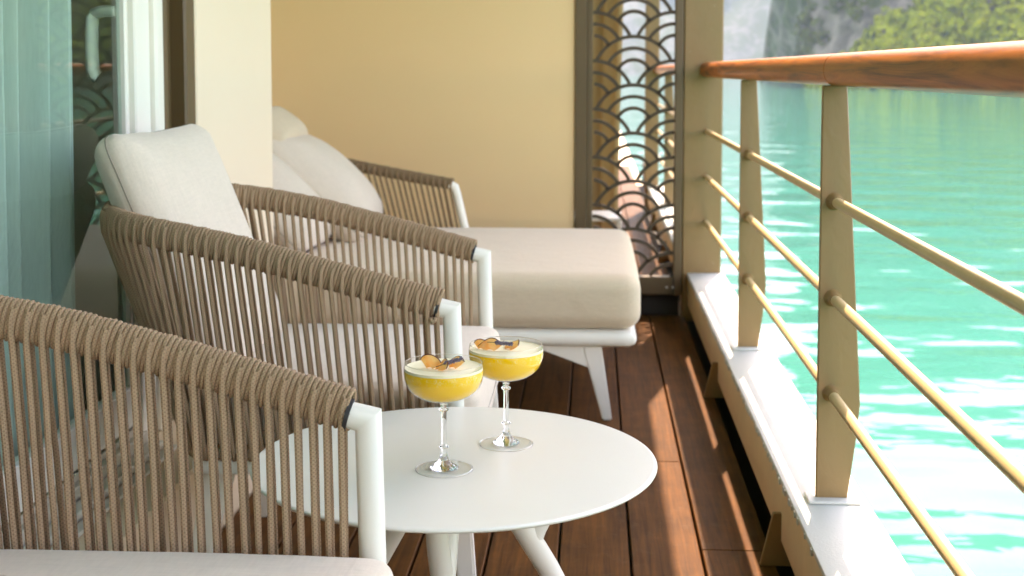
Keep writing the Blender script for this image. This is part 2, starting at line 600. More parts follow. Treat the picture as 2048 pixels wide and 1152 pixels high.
M_BRONZE = mat_paint_worn('bronze_taupe_paint', (.26, .150, .055), .45, .45)
M_BEAM = mat_paint_worn('beam_tan_paint', (.78, .56, .34), .5, .6)
M_BEAMTOP = mat_simple('white_deck_paint', (.57, .575, .53), .5, .05, 8, .3, 160)
M_RAIL = mat_paint_worn('brass_tone_rail_paint', (.56, .41, .21), .34, .25)
M_BROWN = mat_simple('brown_aluminium', (.105, .062, .024), .42, .06, 4, .05, 300)
M_LATT = mat_simple('dark_bronze_lattice', (.050, .028, .010), .5, .08, 14, .1, 300)
M_DARK = mat_simple('dark_gap_shade', (.03, .024, .018), .8, .2, 8)  # dark colour for shade under beam and screen, also the subfloor
M_UPVC = mat_simple('white_door_frame', (.80, .77, .70), .35, .03, 6, .06, 300)
M_ALU = mat_simple('weathered_track_metal', (.50, .46, .39), .5, .25, 14, .4, 90)
M_BEIGE = mat_simple('beige_threshold', (.66, .50, .34), .55, .06, 5, .15, 200)
M_TEAK = mat_teak()
M_DECK = mat_deck()
M_GLASS = mat_glass('clear_crystal')
M_PANE = mat_pane()
M_BOWL = mat_thin_glass()
M_CURT = mat_curtain('pale_teal_sheer', (.72, .80, .76), .25)
M_DRAPE = mat_curtain('tan_outdoor_drape', (.34, .21, .085), .35)
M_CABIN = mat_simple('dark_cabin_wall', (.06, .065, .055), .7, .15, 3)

# ---------------------------------------------------------------- water
def build_water():
    mb = MB()
    S = 9000
    mb.add([(-S, -S, 0), (S, -S, 0), (S, S, 0), (-S, S, 0)], [(0, 1, 2, 3)])
    m, nt, b = new_mat('turquoise_sea')
    co = coords(nt, (1, 1, 1))
    b.inputs['Base Color'].default_value = (.025, .30, .17, 1)
    b.inputs['Roughness'].default_value = .04
    b.inputs['IOR'].default_value = 1.33
    b.inputs['Specular IOR Level'].default_value = .28
    pt = N(nt, 'ShaderNodeTexNoise', Scale=.035, Detail=3.0)
    nt.links.new(co, pt.inputs['Vector'])
    mix = N(nt, 'ShaderNodeMix', data_type='RGBA')
    mix.inputs[6].default_value = (.016, .150, .112, 1)
    mix.inputs[7].default_value = (.030, .205, .162, 1)
    nt.links.new(pt.outputs['Fac'], mix.inputs[0]); nt.links.new(mix.outputs[2], b.inputs['Base Color'])
    mp = nt.nodes.new('ShaderNodeMapping'); mp.inputs['Scale'].default_value = (.19, .36, 1); mp.inputs['Rotation'].default_value = (0, 0, .12)
    nt.links.new(co, mp.inputs[0])
    a = N(nt, 'ShaderNodeTexNoise', Scale=1.0, Detail=2.0, Roughness=.4, Distortion=.4)
    nt.links.new(mp.outputs[0], a.inputs['Vector'])
    mp2 = nt.nodes.new('ShaderNodeMapping'); mp2.inputs['Scale'].default_value = (1.1, 2.0, 1); mp2.inputs['Rotation'].default_value = (0, 0, -.2)
    nt.links.new(co, mp2.inputs[0])
    c = N(nt, 'ShaderNodeTexNoise', Scale=1.0, Detail=2.0, Roughness=.45, Distortion=.3)
    nt.links.new(mp2.outputs[0], c.inputs['Vector'])
    b1 = N(nt, 'ShaderNodeBump', Strength=1.0, Distance=.225)
    nt.links.new(a.outputs['Fac'], b1.inputs['Height'])
    b2 = N(nt, 'ShaderNodeBump', Strength=1.0, Distance=.012)
    nt.links.new(c.outputs['Fac'], b2.inputs['Height']); nt.links.new(b1.outputs[0], b2.inputs['Normal'])
    nt.links.new(b2.outputs[0], b.inputs['Normal'])
    o = mb.build('water', m, smooth=False)
    o.location.z = -4.0
    tag(o, 'calm turquoise green bay water with pale ripples', kind='structure')
build_water()

# ---------------------------------------------------------------- cliffs
def fbm(x, y, z=0.0, o=5):
    return noise.fractal(Vector((x, y, z)), .6, 2.1, o)

def mat_cliff(name, rock_a, rock_b, green_a, green_b, greenness):
    m, nt, b = new_mat(name)
    co = coords(nt, (1, 1, .45))
    n1 = N(nt, 'ShaderNodeTexNoise', Scale=.16, Detail=9.0, Roughness=.65)
    n2 = N(nt, 'ShaderNodeTexNoise', Scale=.07, Detail=7.0, Roughness=.65)
    n3 = N(nt, 'ShaderNodeTexNoise', Scale=.5, Detail=6.0, Roughness=.7)
    for q in (n1, n2, n3): nt.links.new(co, q.inputs['Vector'])
    rk = N(nt, 'ShaderNodeMix', data_type='RGBA'); rk.inputs[6].default_value = rock_a + (1,); rk.inputs[7].default_value = rock_b + (1,)
    mr = N(nt, 'ShaderNodeMapRange'); mr.inputs['From Min'].default_value = .38; mr.inputs['From Max'].default_value = .62
    nt.links.new(n1.outputs['Fac'], mr.inputs['Value']); nt.links.new(mr.outputs[0], rk.inputs[0])
    gr = N(nt, 'ShaderNodeMix', data_type='RGBA'); gr.inputs[6].default_value = green_a + (1,); gr.inputs[7].default_value = green_b + (1,)
    nt.links.new(n3.outputs['Fac'], gr.inputs[0])
    mg = N(nt, 'ShaderNodeMapRange'); mg.inputs['From Min'].default_value = .55 - greenness; mg.inputs['From Max'].default_value = .62 - greenness
    nt.links.new(n2.outputs['Fac'], mg.inputs['Value'])
    mx = N(nt, 'ShaderNodeMix', data_type='RGBA')
    nt.links.new(mg.outputs[0], mx.inputs[0]); nt.links.new(rk.outputs[2], mx.inputs[6]); nt.links.new(gr.outputs[2], mx.inputs[7])
    nt.links.new(mx.outputs[2], b.inputs['Base Color'])
    b.inputs['Roughness'].default_value = .95
    b.inputs['Specular IOR Level'].default_value = .1
    bp = N(nt, 'ShaderNodeBump', Strength=1.0, Distance=1.2)
    nt.links.new(n3.outputs['Fac'], bp.inputs['Height']); nt.links.new(bp.outputs[0], b.inputs['Normal'])
    return m

def mat_leaf(name, a_, b_):
    m, nt, b = new_mat(name)
    co = coords(nt)
    n1 = N(nt, 'ShaderNodeTexNoise', Scale=.22, Detail=3.0, Roughness=.7)
    nt.links.new(co, n1.inputs['Vector'])
    mr = N(nt, 'ShaderNodeMapRange'); mr.inputs['From Min'].default_value = .38; mr.inputs['From Max'].default_value = .62
    nt.links.new(n1.outputs['Fac'], mr.inputs['Value'])
    mix = N(nt, 'ShaderNodeMix', data_type='RGBA'); mix.inputs[6].default_value = a_ + (1,); mix.inputs[7].default_value = b_ + (1,)
    nt.links.new(mr.outputs[0], mix.inputs[0]); nt.links.new(mix.outputs[2], b.inputs['Base Color'])
    b.inputs['Roughness'].default_value = .9
    b.inputs['Specular IOR Level'].default_value = .1
    tl = N(nt, 'ShaderNodeBsdfTranslucent'); nt.links.new(mix.outputs[2], tl.inputs[0])
    mx = nt.nodes.new('ShaderNodeMixShader'); mx.inputs[0].default_value = .4
    nt.links.new(b.outputs[0], mx.inputs[1]); nt.links.new(tl.outputs[0], mx.inputs[2])
    nt.links.new(mx.outputs[0], nt.nodes['Material Output'].inputs['Surface'])
    return m

def crag_point(u, v):
    """rocky headland: u along the shore 0..1, v up 0..1"""
    x = 62 + u * 620
    top = 88 + 30 * fbm(u * 6, 1.3) + 25 * u
    z = -4 + v * top
    d = fbm(x * .03, z * .05) * 9 + fbm(x * .11, z * .06, 5) * 3.5
    y = 375 + v ** 1.6 * 60 + d - u * 150
    # left end rounds away from the camera and leans back to the right
    e = max(0, 1 - u / .03)
    y += e ** 2 * 30
    x += v * 12 + fbm(z * .09, 3.3, x * .01) * 4.0
    return x, y, z

def build_cliffs():
    nu, nv = 260, 70
    V = []
    for i in range(nu):
        u = (i / (nu - 1)) ** 1.5
        for j in range(nv):
            V.append(crag_point(u, j / (nv - 1)))
    F = [(i * nv + j, (i + 1) * nv + j, (i + 1) * nv + j + 1, i * nv + j + 1) for i in range(nu - 1) for j in range(nv - 1)]
    # back skirt gives the headland its thickness
    base = len(V)
    for i in range(nu):
        p = V[i * nv + nv - 1]
        V.append((p[0], p[1] + 120, -6))
    F += [(i * nv + nv - 1, (i + 1) * nv + nv - 1, base + i + 1, base + i) for i in range(nu - 1)]
    mb = MB().add(V, F)
    o = mb.build('cliff', mat_cliff('crag', (.075, .066, .048), (.27, .225, .17), (.022, .042, .008), (.08, .105, .02), .05), sharp=None)
    tag(o, 'grey limestone headland with green patches rising from the bay', kind='structure')
    # lower wooded hill in front
    V = []
    nu, nv = 150, 30
    def hill(u, v):
        x = 66 + u * 520
        top = 3 + 58 * min(1, u / .16) ** .8 + 8 * fbm(u * 9, 4.4)
        z = -4.5 + v * top
        y = 352 + v * 34 + fbm(x * .05, z * .05, 9) * 5 - u * 150
        return x, y, z
    for i in range(nu):
        for j in range(nv):
            V.append(hill((i / (nu - 1)) ** 1.4, j / (nv - 1)))
    F = [(i * nv + j, (i + 1) * nv + j, (i + 1) * nv + j + 1, i * nv + j + 1) for i in range(nu - 1) for j in range(nv - 1)]
    base = len(V)
    for i in range(nu):
        p = V[i * nv + nv - 1]; V.append((p[0], p[1] + 60, -6))
    F += [(i * nv + nv - 1, (i + 1) * nv + nv - 1, base + i + 1, base + i) for i in range(nu - 1)]
    o = MB().add(V, F).build('hill', mat_cliff('hill_ground', (.08, .065, .04), (.22, .18, .13), (.03, .055, .01), (.09, .12, .02), .12), sharp=None)
    tag(o, 'wooded slope in front of the limestone headland', kind='structure')
    # foliage clumps as small leaf faces
    def foliage(name, label, n, fn, size, mat, leaves):
        vs_, fs_ = [], []
        k = 0
        for t in range(n):
            c = np.array(fn()); s = size * rng.uniform(.6, 1.35)
            d = rng.normal(size=(leaves, 3)); d /= np.linalg.norm(d, axis=1)[:, None]
            rr = rng.uniform(.55, 1.0, leaves) ** .5
            lump = 1 + .3 * np.sin(d[:, 0] * 5 + t) * np.cos(d[:, 2] * 4 + t * 2)
            P = c + d * (rr * lump)[:, None] * np.array([s, s, s * .8])
            q1 = rng.normal(size=(leaves, 3)); q1 /= np.linalg.norm(q1, axis=1)[:, None]
            q2 = np.cross(q1, d); q2 /= np.linalg.norm(q2, axis=1)[:, None] + 1e-6
            w = size * .26 * rng.uniform(.6, 1.3, leaves)[:, None]
            quad = np.stack([P - q1 * w, P + q2 * w, P + q1 * w, P - q2 * w], 1).reshape(-1, 3)
            vs_.append(quad)
            fs_.append(np.arange(leaves * 4).reshape(-1, 4) + k); k += leaves * 4
        VV = np.concatenate(vs_); FF = np.concatenate(fs_)
        me = bpy.data.meshes.new(name); me.from_pydata(VV.tolist(), [], FF.tolist()); me.materials.append(mat)
        o = bpy.data.objects.new(name, me); col.objects.link(o)
        tag(o, label, 'forest', kind='stuff')
    def f_hill():
        u = rng.uniform(0, 1) ** 1.9; v = rng.uniform(.02, 1.0)
        x, y, z = hill(u, v); return x, y - 2, z + 1.0
    def f_hill2():
        u = rng.uniform(0, 1) ** 1.9; v = rng.uniform(.0, 1.0)
        x, y, z = hill(u, v); return x, y - 1, z
    def f_crag():
        while True:
            u = rng.uniform(0.0, 1) ** 1.9; v = rng.uniform(.0, 1.0)
            x, y, z = crag_point(u, v)
            if fbm(x * .03 + 7, z * .05) > -.16: return x, y - 1.0, z
    foliage('forest', 'sunlit yellow green woodland covering the slope', 1150, f_hill, 3.3, mat_leaf('yellow_green_leaf', (.15, .19, .006), (.40, .40, .018)), 90)
    foliage('forest', 'darker green trees between the yellow green woodland', 500, f_hill2, 2.6, mat_leaf('mid_green_leaf', (.022, .05, .006), (.07, .11, .014)), 70)
    foliage('forest', 'dull green scrub clinging to the limestone headland', 1300, f_crag, 2.6, mat_leaf('scrub_leaf', (.035, .060, .010), (.12, .145, .025)), 50)
    # far, hazy mountain
    V = []
    nu, nv = 80, 14
    for i in range(nu):
        x = -700 + 1500 * i / (nu - 1)
        top = 330 + 110 * fbm(x * .0016, 2.2) + 60 * fbm(x * .008, 6)
        for j in range(nv):
            v = j / (nv - 1)
            V.append((x, 1300 + v * 500 + fbm(x * .006, v * 4) * 60, -5 + v * top))
    F = [(i * nv + j, (i + 1) * nv + j, (i + 1) * nv + j + 1, i * nv + j + 1) for i in range(nu - 1) for j in range(nv - 1)]
    o = MB().add(V, F).build('mountain', mat_cliff('far_mountain', (.07, .08, .07), (.13, .13, .115), (.03, .05, .025), (.06, .085, .045), .1), sharp=None)
    tag(o, 'far pale mountain dissolving in haze', kind='structure')
build_cliffs()

def build_haze():
    mb = MB().box(-2500, 3000, -600, 3200, -5.2, 760, 0)
    m = bpy.data.materials.new('haze')
    m.use_nodes = True
    nt = m.node_tree
    nt.nodes.remove(nt.nodes['Principled BSDF'])
    v = nt.nodes.new('ShaderNodeVolumePrincipled')
    v.inputs['Color'].default_value = (.62, .82, 1, 1)
    v.inputs['Density'].default_value = .00020
    v.inputs['Anisotropy'].default_value = 0
    nt.links.new(v.outputs[0], nt.nodes['Material Output'].inputs['Volume'])
    o = mb.build('haze', m, smooth=False)
    tag(o, 'thin pale sea haze over the bay', 'haze', kind='stuff')
build_haze()

# ---------------------------------------------------------------- ship structure
DECK_X = [-.889 + .1625 * i for i in range(9)]
def build_deck():
    t = empty('deck')
    tag(t, 'reddish brown timber deck of long boards', kind='structure')
    MB().box(-.9, .405, -2.2, 15, -.09, -.034, 0).build('subfloor', M_DARK, t)
    joints = [[.3, 3.9, 7.2, 11], [1.2, 4.6, 8.4, 12], [-.4, 3.3, 6.6, 10.2], [.9, 5.0, 8.9], [-.9, 2.2, 6.2, 10.1], [1.5, 5.4, 9.4], [.2, 3.6, 7.6, 11.6], [-.3, 2.93, 6.9, 10.8]]
    for i in range(8):
        x0, x1 = DECK_X[i] + .003, DECK_X[i + 1] - .003
        ys = [-2.2] + joints[i] + [15]
        for a, b_ in zip(ys[:-1], ys[1:]):
            cx, cyy = (x0 + x1) / 2, (a + b_) / 2
            o = MB().box(x0 - cx, x1 - cx, a + .0012 - cyy, b_ - .0012 - cyy, -.026, 0, .0022).build('deck_board', M_DECK, t)
            o.location = (cx, cyy, 0)
build_deck()

def build_hull():
    mb = MB()
    mb.box(-4.5, .415, -12, 40, -6, -.095, 0)
    mb.box(.415, .57, -12, 40, -6, -.24, 0)
    o = mb.build('ship_hull', M_BEAM, smooth=False)
    tag(o, kind='structure')
    mb = MB()
    mb.box(.4155, .565, -2.2, 15, -.239, -.228, 0)
    mb.box(.558, .572, -2.2, 15, -.2275, .050, 0)  # added outer plate, keeps daylight out from under the beam
    mb.box(.4155, .419, -2.2, 15, -.2275, -.030, 0)
    tag(mb.build('gutter_shade_box', M_DARK, smooth=False), kind='structure')  # dark colour stands for the shade below the beam
build_hull()

def build_walls():
    # roof slab overhead of the balcony, edge just over the rail
    o = MB().box(-1.6, .628, -2.4, 15, 2.38, 2.52, .01).build('ceiling', M_CEIL)
    tag(o, kind='structure')
    o = MB().box(-3.2, -1.6, -2.4, 15, 2.38, 2.52, .01).build('roof', M_CEIL); tag(o, kind='structure')
    # threshold step in front of the door
    o = MB().box(-1.18, -.893, -2.2, 3.378, -.09, .205, .006).build('threshold', M_BEIGE)
    tag(o, kind='structure')
    o = MB().box(-1.62, -.893, 3.38, 15, -.09, -.002, .002).build('margin', M_BEIGE)
    tag(o, kind='structure')
    # wall pier right of the door, flush with it; the daybed bay lies beyond
    o = MB().box(-1.60, -1.052, 3.38, 4.18, .0, 2.378, .004).build('wall_pier', M_WALL)
    tag(o, 'smooth cream wall pier between the glass door and the daybed bay', 'pier')
    o = MB().box(-1.72, -1.60, 3.5, 15, 0, 2.378, 0).build('bay_wall', M_WALL)
    tag(o, kind='structure')
    o = MB().box(-1.60, -.087, 5.76, 5.83, .0, 2.378, .004).build('divider_wall', M_WALLT)
    tag(o, 'plain tan dividing wall behind the daybed', 'wall')
    # wall behind the photographer and wall above the door
    o = MB().box(-1.6, .40, -2.3, -2.2, 0, 2.378, .004).build('divider_wall', M_WALLT)
    tag(o, 'plain tan dividing wall at the near end of the balcony', 'wall')
    o = MB().box(-1.22, -1.06, -2.2, 3.378, 2.16, 2.378, .002).build('header_wall', M_WALL)
    tag(o, kind='structure')
    # dark cabin behind the glass
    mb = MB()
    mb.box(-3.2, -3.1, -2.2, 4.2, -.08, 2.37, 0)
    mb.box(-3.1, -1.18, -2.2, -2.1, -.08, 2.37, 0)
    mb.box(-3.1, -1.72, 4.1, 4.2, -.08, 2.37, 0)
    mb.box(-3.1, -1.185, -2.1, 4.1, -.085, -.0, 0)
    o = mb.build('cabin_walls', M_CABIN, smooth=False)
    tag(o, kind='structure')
build_walls()

def build_screen():
    t = empty('lattice_screen', (0, 5.78, 0))
    tag(t, 'dark bronze fish scale lattice screen between the tan wall and the corner pillar', 'screen')
    def bar(x0, x1, z0, z1, y0=-.03, y1=.03):
        MB().box(x0, x1, y0, y1, z0, z1, .003).build('frame_bar', M_BROWN, t)
    bar(-.085, -.034, .10, 2.37, -.035, .035)
    bar(-.0335, -.008, .182, 2.37, -.02, .02)
    bar(.354, .390, .10, 2.37, -.035, .035)
    bar(-.033, .3535, .10, .180, -.03, .03)
    bar(-.033, .3535, 2.30, 2.37)
    o = MB().box(-.05, .38, .02, .05, -.0, .098, .002).build('gap_shade_panel', M_DARK, t)  # dark sheet painted as the shaded gap below the screen frame
    for x in (.325, .352):
        MB().lathe([(.0055, 0), (.0055, .002), (.003, .003)], 10).build('screw', M_ALU, t, loc=(x, -.031, .135)).rotation_euler = (R(90), 0, 0)
    # fish-scale arcs
    x0, x1, z0, z1 = -.007, .353, .181, 2.299
    Rr = .18; cxs = (x0 + x1) / 2
    apex0 = .3925
    circles = []
    row = -4
    while True:
        cz = apex0 + row * .107 - Rr
        if cz > z1 + .1: break
        off = 0 if row % 2 == 0 else Rr
        for k in (-2, -1, 0, 1, 2):
            circles.append((cxs + off + 2 * Rr * k, cz, row))
        row += 1
    for (cx, cz, rw) in circles:
        lower = [c for c in circles if rw - 3 <= c[2] < rw and abs(c[0] - cx) < 2.1 * Rr]
        for rr in (Rr, Rr * .715, Rr * .43):
            seg = []
            for k in range(0, 49):
                a = PI * k / 48
                x, z = cx + rr * math.cos(a), cz + rr * math.sin(a)
                ok = x0 <= x <= x1 and z0 <= z <= z1 and all((x - c[0]) ** 2 + (z - c[1]) ** 2 > (Rr - .003) ** 2 for c in lower)
                if ok: seg.append((x, z))
                if (not ok or k == 48):
                    if len(seg) >= 3:
                        w = .0080
                        mb = MB(); V = []; F = []
                        for i, (x, z) in enumerate(seg):
                            dx, dz = x - cx, z - cz; l = math.hypot(dx, dz); dx /= l; dz /= l
                            for (s_, y) in ((-w, -.007), (w, -.007), (w, .007), (-w, .007)):
                                V.append((x + dx * s_, y, z + dz * s_))
                        for i in range(len(seg) - 1):
                            for q in range(4):
                                F.append((i * 4 + q, i * 4 + (q + 1) % 4, (i + 1) * 4 + (q + 1) % 4, (i + 1) * 4 + q))
                        F.append((3, 2, 1, 0)); e = (len(seg) - 1) * 4; F.append((e, e + 1, e + 2, e + 3))
                        mb.add(V, F); mb.build('lattice_arc', M_LATT, t, smooth=False)
                    seg = []
build_screen()

def build_pillar(y, x1=.565, label=''):
    o = MB().box(.393, x1, y, y + .10, -.02, 2.378, .005).build('corner_pillar', M_BRONZE)
    tag(o, label, 'pillar', 'pillars along the rail')
build_pillar(5.76, .565, 'taupe painted pillar where the timber handrail ends')
build_pillar(10.1, .50, 'farther taupe pillar glimpsed through the lattice screen')

# ---------------------------------------------------------------- railing
RX = .495
def build_railing(y0, y1, posts, label, group='ship railings', joints=()):
    t = empty('ship_railing', (0, y0, 0))
    tag(t, label, 'railing', group)
    L = lambda y: y - y0
    # beam under the posts
    MB().box(.418, .572, 0, L(y1), .052, .186, .006, seg=2).build('beam', M_BEAM, t)
    MB().box(.415, .575, 0, L(y1), .187, .200, .0035, seg=2).build('beam_cap', M_BEAMTOP, t)
    # peeling lip along the inner edge
    random.seed(4)
    pts = []; n = int((y1 - y0) / .02)
    mbp = MB()
    for i in range(n):
        if random.random() < .45:
            y = L(y0 + i * .02 + random.uniform(0, .01)); s_ = random.uniform(.002, .0065)
            mbp.box(.4125, .4165, y, y + s_ * 2.5, .188 - s_, .196, .0008)
    tag(mbp.build('paint_flake', M_BEAMTOP, t), kind='stuff')
    # posts
    for py in posts:
        prof = [(.467, .205), (.532, .205), (.548, .33), (.555, .405), (.517, 1.069), (.467, 1.069)]
        p = MB().prism(prof, L(py) - .007, L(py) + .007, lambda u, v, w: (u, w, v), .002).build('post', M_BRONZE, t)
        MB().box(.448, .556, L(py) - .035, L(py) + .030, .2005, .207, .002).build('base_plate', M_BEAMTOP, p)
        MB().prism([(.372, .0), (.50, .0), (.50, .052), (.418, .12), (.400, .12)], L(py) + .14, L(py) + .152, lambda u, v, w: (u, w, v), .001).build('bracket', M_BRONZE, t)
        for z in (.830, .629, .428):
            MB().tube([(RX, L(py) - .040, z), (RX, L(py) - .026, z), (RX, L(py) - .012, z), (RX, L(py) - .0075, z)], [.0125, .0135, .0155, .019], 16).build('weld_shadow_collar', M_BRONZE, p)  # dark collar puts the post's shadow on the rail into colour
    ys = [y0] + list(posts) + [y1]
    for a, b_ in zip(ys[:-1], ys[1:]):
        for z in (.830, .629, .428):
            s0 = a + (.0075 if a != y0 else 0); s1 = b_ - (.0075 if b_ != y1 else .0)
            MB().tube([(RX, L(s0), z), (RX, L(s1), z)], .0112, 16).build('rail_bar', M_RAIL, t)
    # timber handrail: flattened round section, jointed
    js = [y0] + list(joints) + [y1]
    for a, b_ in zip(js[:-1], js[1:]):
        e = []
        for k in range(24):
            q = 2 * PI * k / 24; c, s_ = math.cos(q), math.sin(q)
            ex = 2 / 2.5
            e.append((math.copysign(abs(c) ** ex, c) * .037, math.copysign(abs(s_) ** ex, s_) * .0335))
        V = []; F = []
        yy = [a + .0011, a + .0035] + list(np.linspace(a + .01, b_ - .01, 12)) + [b_ - .0035, b_ - .0011]
        for i, y in enumerate(yy):
            sc = .93 if i in (0, len(yy) - 1) else 1
            for (x, z) in e: V.append((.500 + x * sc, L(y), 1.101 + z * sc))
        m = len(e)
        for i in range(len(yy) - 1):
            for k in range(m):
                F.append((i * m + k, i * m + (k + 1) % m, (i + 1) * m + (k + 1) % m, (i + 1) * m + k))
        F.append(tuple(range(m - 1, -1, -1))); F.append(tuple((len(yy) - 1) * m + k for k in range(m)))
        MB().add(V, F).build('handrail', M_TEAK, t)
    return t
build_railing(-2.2, 5.755, [-.24, 1.23, 2.70, 4.185], 'railing beside the white table with orange brown timber handrail and three metal rails', joints=(.9, 2.665, 5.0))
build_railing(5.865, 10.095, [7.3, 8.7], 'railing beyond the lattice screen', joints=(8.0,))

# ---------------------------------------------------------------- glass door
def build_door():
    t = empty('glass_door', (-1.08, 3.0, .20))
    tag(t, 'white framed sliding glass door with pale green handle inside', 'door')
    o = Vector(t.location)
    def bx(name, mat, x0, x1, y0, y1, z0, z1, b=.003, parent=t):
        return MB().box(x0 - o.x, x1 - o.x, y0 - o.y, y1 - o.y, z0 - o.z, z1 - o.z, b).build(name, mat, parent)
    bx('door_stile', M_UPVC, -1.106, -1.084, 2.945, 2.965, .356, 2.14)
    bx('glass_pane', M_PANE, -1.100, -1.096, -1.0, 2.9445, .356, 2.14, 0)
    bx('bottom_rail', M_UPVC, -1.115, -1.080, -1.0, 2.965, .262, .3555)
    bx('jamb', M_UPVC, -1.110, -1.068, 2.9655, 3.015, .205, 2.155, .004)
    bx('jamb', M_UPVC, -1.110, -1.078, 3.016, 3.095, .205, 2.155, .004)
    bx('jamb', M_UPVC, -1.110, -1.062, 3.096, 3.150, .205, 2.155, .006)
    bx('brown_jamb', M_BROWN, -1.18, -1.070, 3.151, 3.205, .205, 2.155, .004)
    bx('brown_jamb', M_BROWN, -1.20, -1.094, 3.206, 3.300, .205, 2.155, .004)
    bx('brown_jamb', M_BROWN, -1.18, -1.055, 3.301, 3.378, .205, 2.155, .006)
    bx('head_rail', M_UPVC, -1.125, -1.07, -1.0, 3.150, 2.141, 2.16, .001)
    bx('seal_strip', M_ALU, -1.078, -1.070, -1.0, 2.965, .247, .2615, .001)
    bx('track', M_ALU, -1.0785, -1.055, -1.0, 2.965, .2055, .246, .003)
    bx('track', M_ALU, -1.050, -1.015, -1.0, 2.965, .2055, .224, .003)
    bx('track', M_ALU, -1.008, -.980, -1.0, 2.965, .2055, .214, .003)
    # handle on the inner face
    pts = [(-1.107, 2.96, 1.236), (-1.140, 2.965, 1.237), (-1.166, 2.98, 1.233), (-1.172, 2.975, 1.220), (-1.174, 2.975, 1.195), (-1.175, 2.975, 1.15), (-1.174, 2.975, 1.102), (-1.170, 2.976, 1.089), (-1.164, 2.978, 1.084)]
    MB().tube([(p[0] - o.x, p[1] - o.y, p[2] - o.z) for p in pts], [.0170] * 9, 14, ab=(1.1, .8)).build('handle', M_UPVC, t)
build_door()

def build_curtain():
    V = []; F = []
    cols_ = []
    y = -.9; k = 0
    while y < 2.79:
        w = .085 + .02 * math.sin(k * 2.3)
        for f in np.linspace(0, 1, 13)[:-1]:
            a = PI * f
            cols_.append((-1.255 + (.115 + .02 * math.sin(k * 1.7)) * abs(math.sin(a)) ** .8, y + w * (f + .10 * math.sin(2 * a)), k))
        y += w; k += 1
    cols_.append((-1.245, y, k))
    zs = np.linspace(.14, 2.14, 14)
    for (x, yy, ph) in cols_:
        for z in zs:
            V.append((x + .006 * math.sin(z * 2 + ph * .1), yy + .004 * math.sin(z * 3 + ph), z))
    nz = len(zs)
    F = [(i * nz + j, (i + 1) * nz + j, (i + 1) * nz + j + 1, i * nz + j + 1) for i in range(len(cols_) - 1) for j in range(nz - 1)]
    o = MB().add(V, F).build('curtain', M_CURT, sharp=None)
    tag(o, 'pale teal pleated curtain hanging behind the glass door', 'curtain')
build_curtain()

# ---------------------------------------------------------------- woven rope seats
ROPE = .0035
def rope_shell(root, top, bot, a_=.0105, b_=.0235, pitch=.0207, mat=M_ROPE, strand_name='rope_strand', both=True, wraps=3):
    """top, bot: functions t in 0..1 -> Vector; woven strands between them plus windings on both rails"""
    n = 600
    tt = np.linspace(0, 1, n)
    P = np.array([tuple(top(t)) for t in tt])
    L = np.concatenate([[0], np.cumsum(np.linalg.norm(np.diff(P, axis=0), axis=1))])
    tot = L[-1]
    def at(l):
        t = np.interp(l, L, tt); return t
    def frame(fn, t):
        e = 1e-3
        p = fn(t); q = fn(min(1, t + e)) - fn(max(0, t - e)); q.normalize()
        out = Vector((q.y, -q.x, 0)); out.normalize()
        up = out.cross(q); 
        if up.z < 0: up = -up
        return p, q, out, up
    ns = int(tot / pitch)
    p_ = tot / ns
    # hidden metal core
    core = MB().tube([tuple(top(t)) for t in np.linspace(0.004, .996, 80)], 1.0, 14, up=(0, 0, 1), ab=(a_, b_))
    core.build('arm_rail', M_BLACK, root)
    MB().tube([tuple(bot(t)) for t in np.linspace(0, 1, 60)], .011, 10).build('seat_ring', M_WHITE, root)
    # continuous winding round the arm
    pts = []
    turns = ns * wraps; spt = 14
    for i in range(turns * spt + 1):
        l = tot * (i / (turns * spt)); t = at(l)
        if i % 1 == 0:
            p, q, out, up = frame(top, t)
            ph = 2 * PI * i / spt
            # tighten each turn: mostly straight across the arm, slanting underneath
            jit = .0006 * math.sin(i * .37) + .0004 * math.sin(i * .113)
            pts.append(tuple(p + out * (math.cos(ph) * (a_ + ROPE * .9 + jit)) + up * (math.sin(ph) * (b_ + ROPE * .9 + jit))))
    MB().tube(pts, ROPE, 7, cap=True).build('rope_winding', mat, root)
    # lower winding
    Pb = []
    turns_b = int(ns * 2.2)
    for i in range(turns_b * 10 + 1):
        t = i / (turns_b * 10)
        p, q, out, up = frame(bot, t)
        ph = 2 * PI * i / 10
        Pb.append(tuple(p + out * (math.cos(ph) * (.011 + ROPE * .9)) + up * (math.sin(ph) * (.011 + ROPE * .9))))
    MB().tube(Pb, ROPE, 6).build('rope_winding', mat, root)
    rs = random.Random(11)
    for i in range(ns):
        for side in ((1, -1) if both else (1,)):
            l = p_ * (i + (.5 if side > 0 else .25))
            if l > tot: continue
            t = at(l)
            p, q, out, up = frame(top, t)
            tb = max(0.0, min(1.0, t + rs.uniform(-.002, .002)))
            pb, qb, outb, upb = frame(bot, tb)
            w = a_ + ROPE * 1.05
            drift = q * rs.uniform(-.002, .002)
            zz = Vector((0, 0, 1))
            pts = [p + out * (side * w * .80) + up * (b_ * .72),
                   p + out * (side * (w + .0012)) + up * (b_ * .20),
                   p + out * (side * (w + .0012)) - zz * (b_ * .55)]
            end = pb + outb * (side * (.011 + ROPE)) + upb * .004
            start = p + out * (side * w * .98) - zz * (b_ * 1.25) + drift * .6
            for k in range(6):
                f = k / 5
                s_ = start.lerp(end, f)
                s_ += outb * (.002 * math.sin(f * PI) * rs.uniform(-1, 1))
                pts.append(s_)
            pts.append(pb + outb * (side * .004) - upb * (.011 + ROPE))
            MB().tube([tuple(v) for v in pts], ROPE * 1.28, 8).build(strand_name, mat, root)

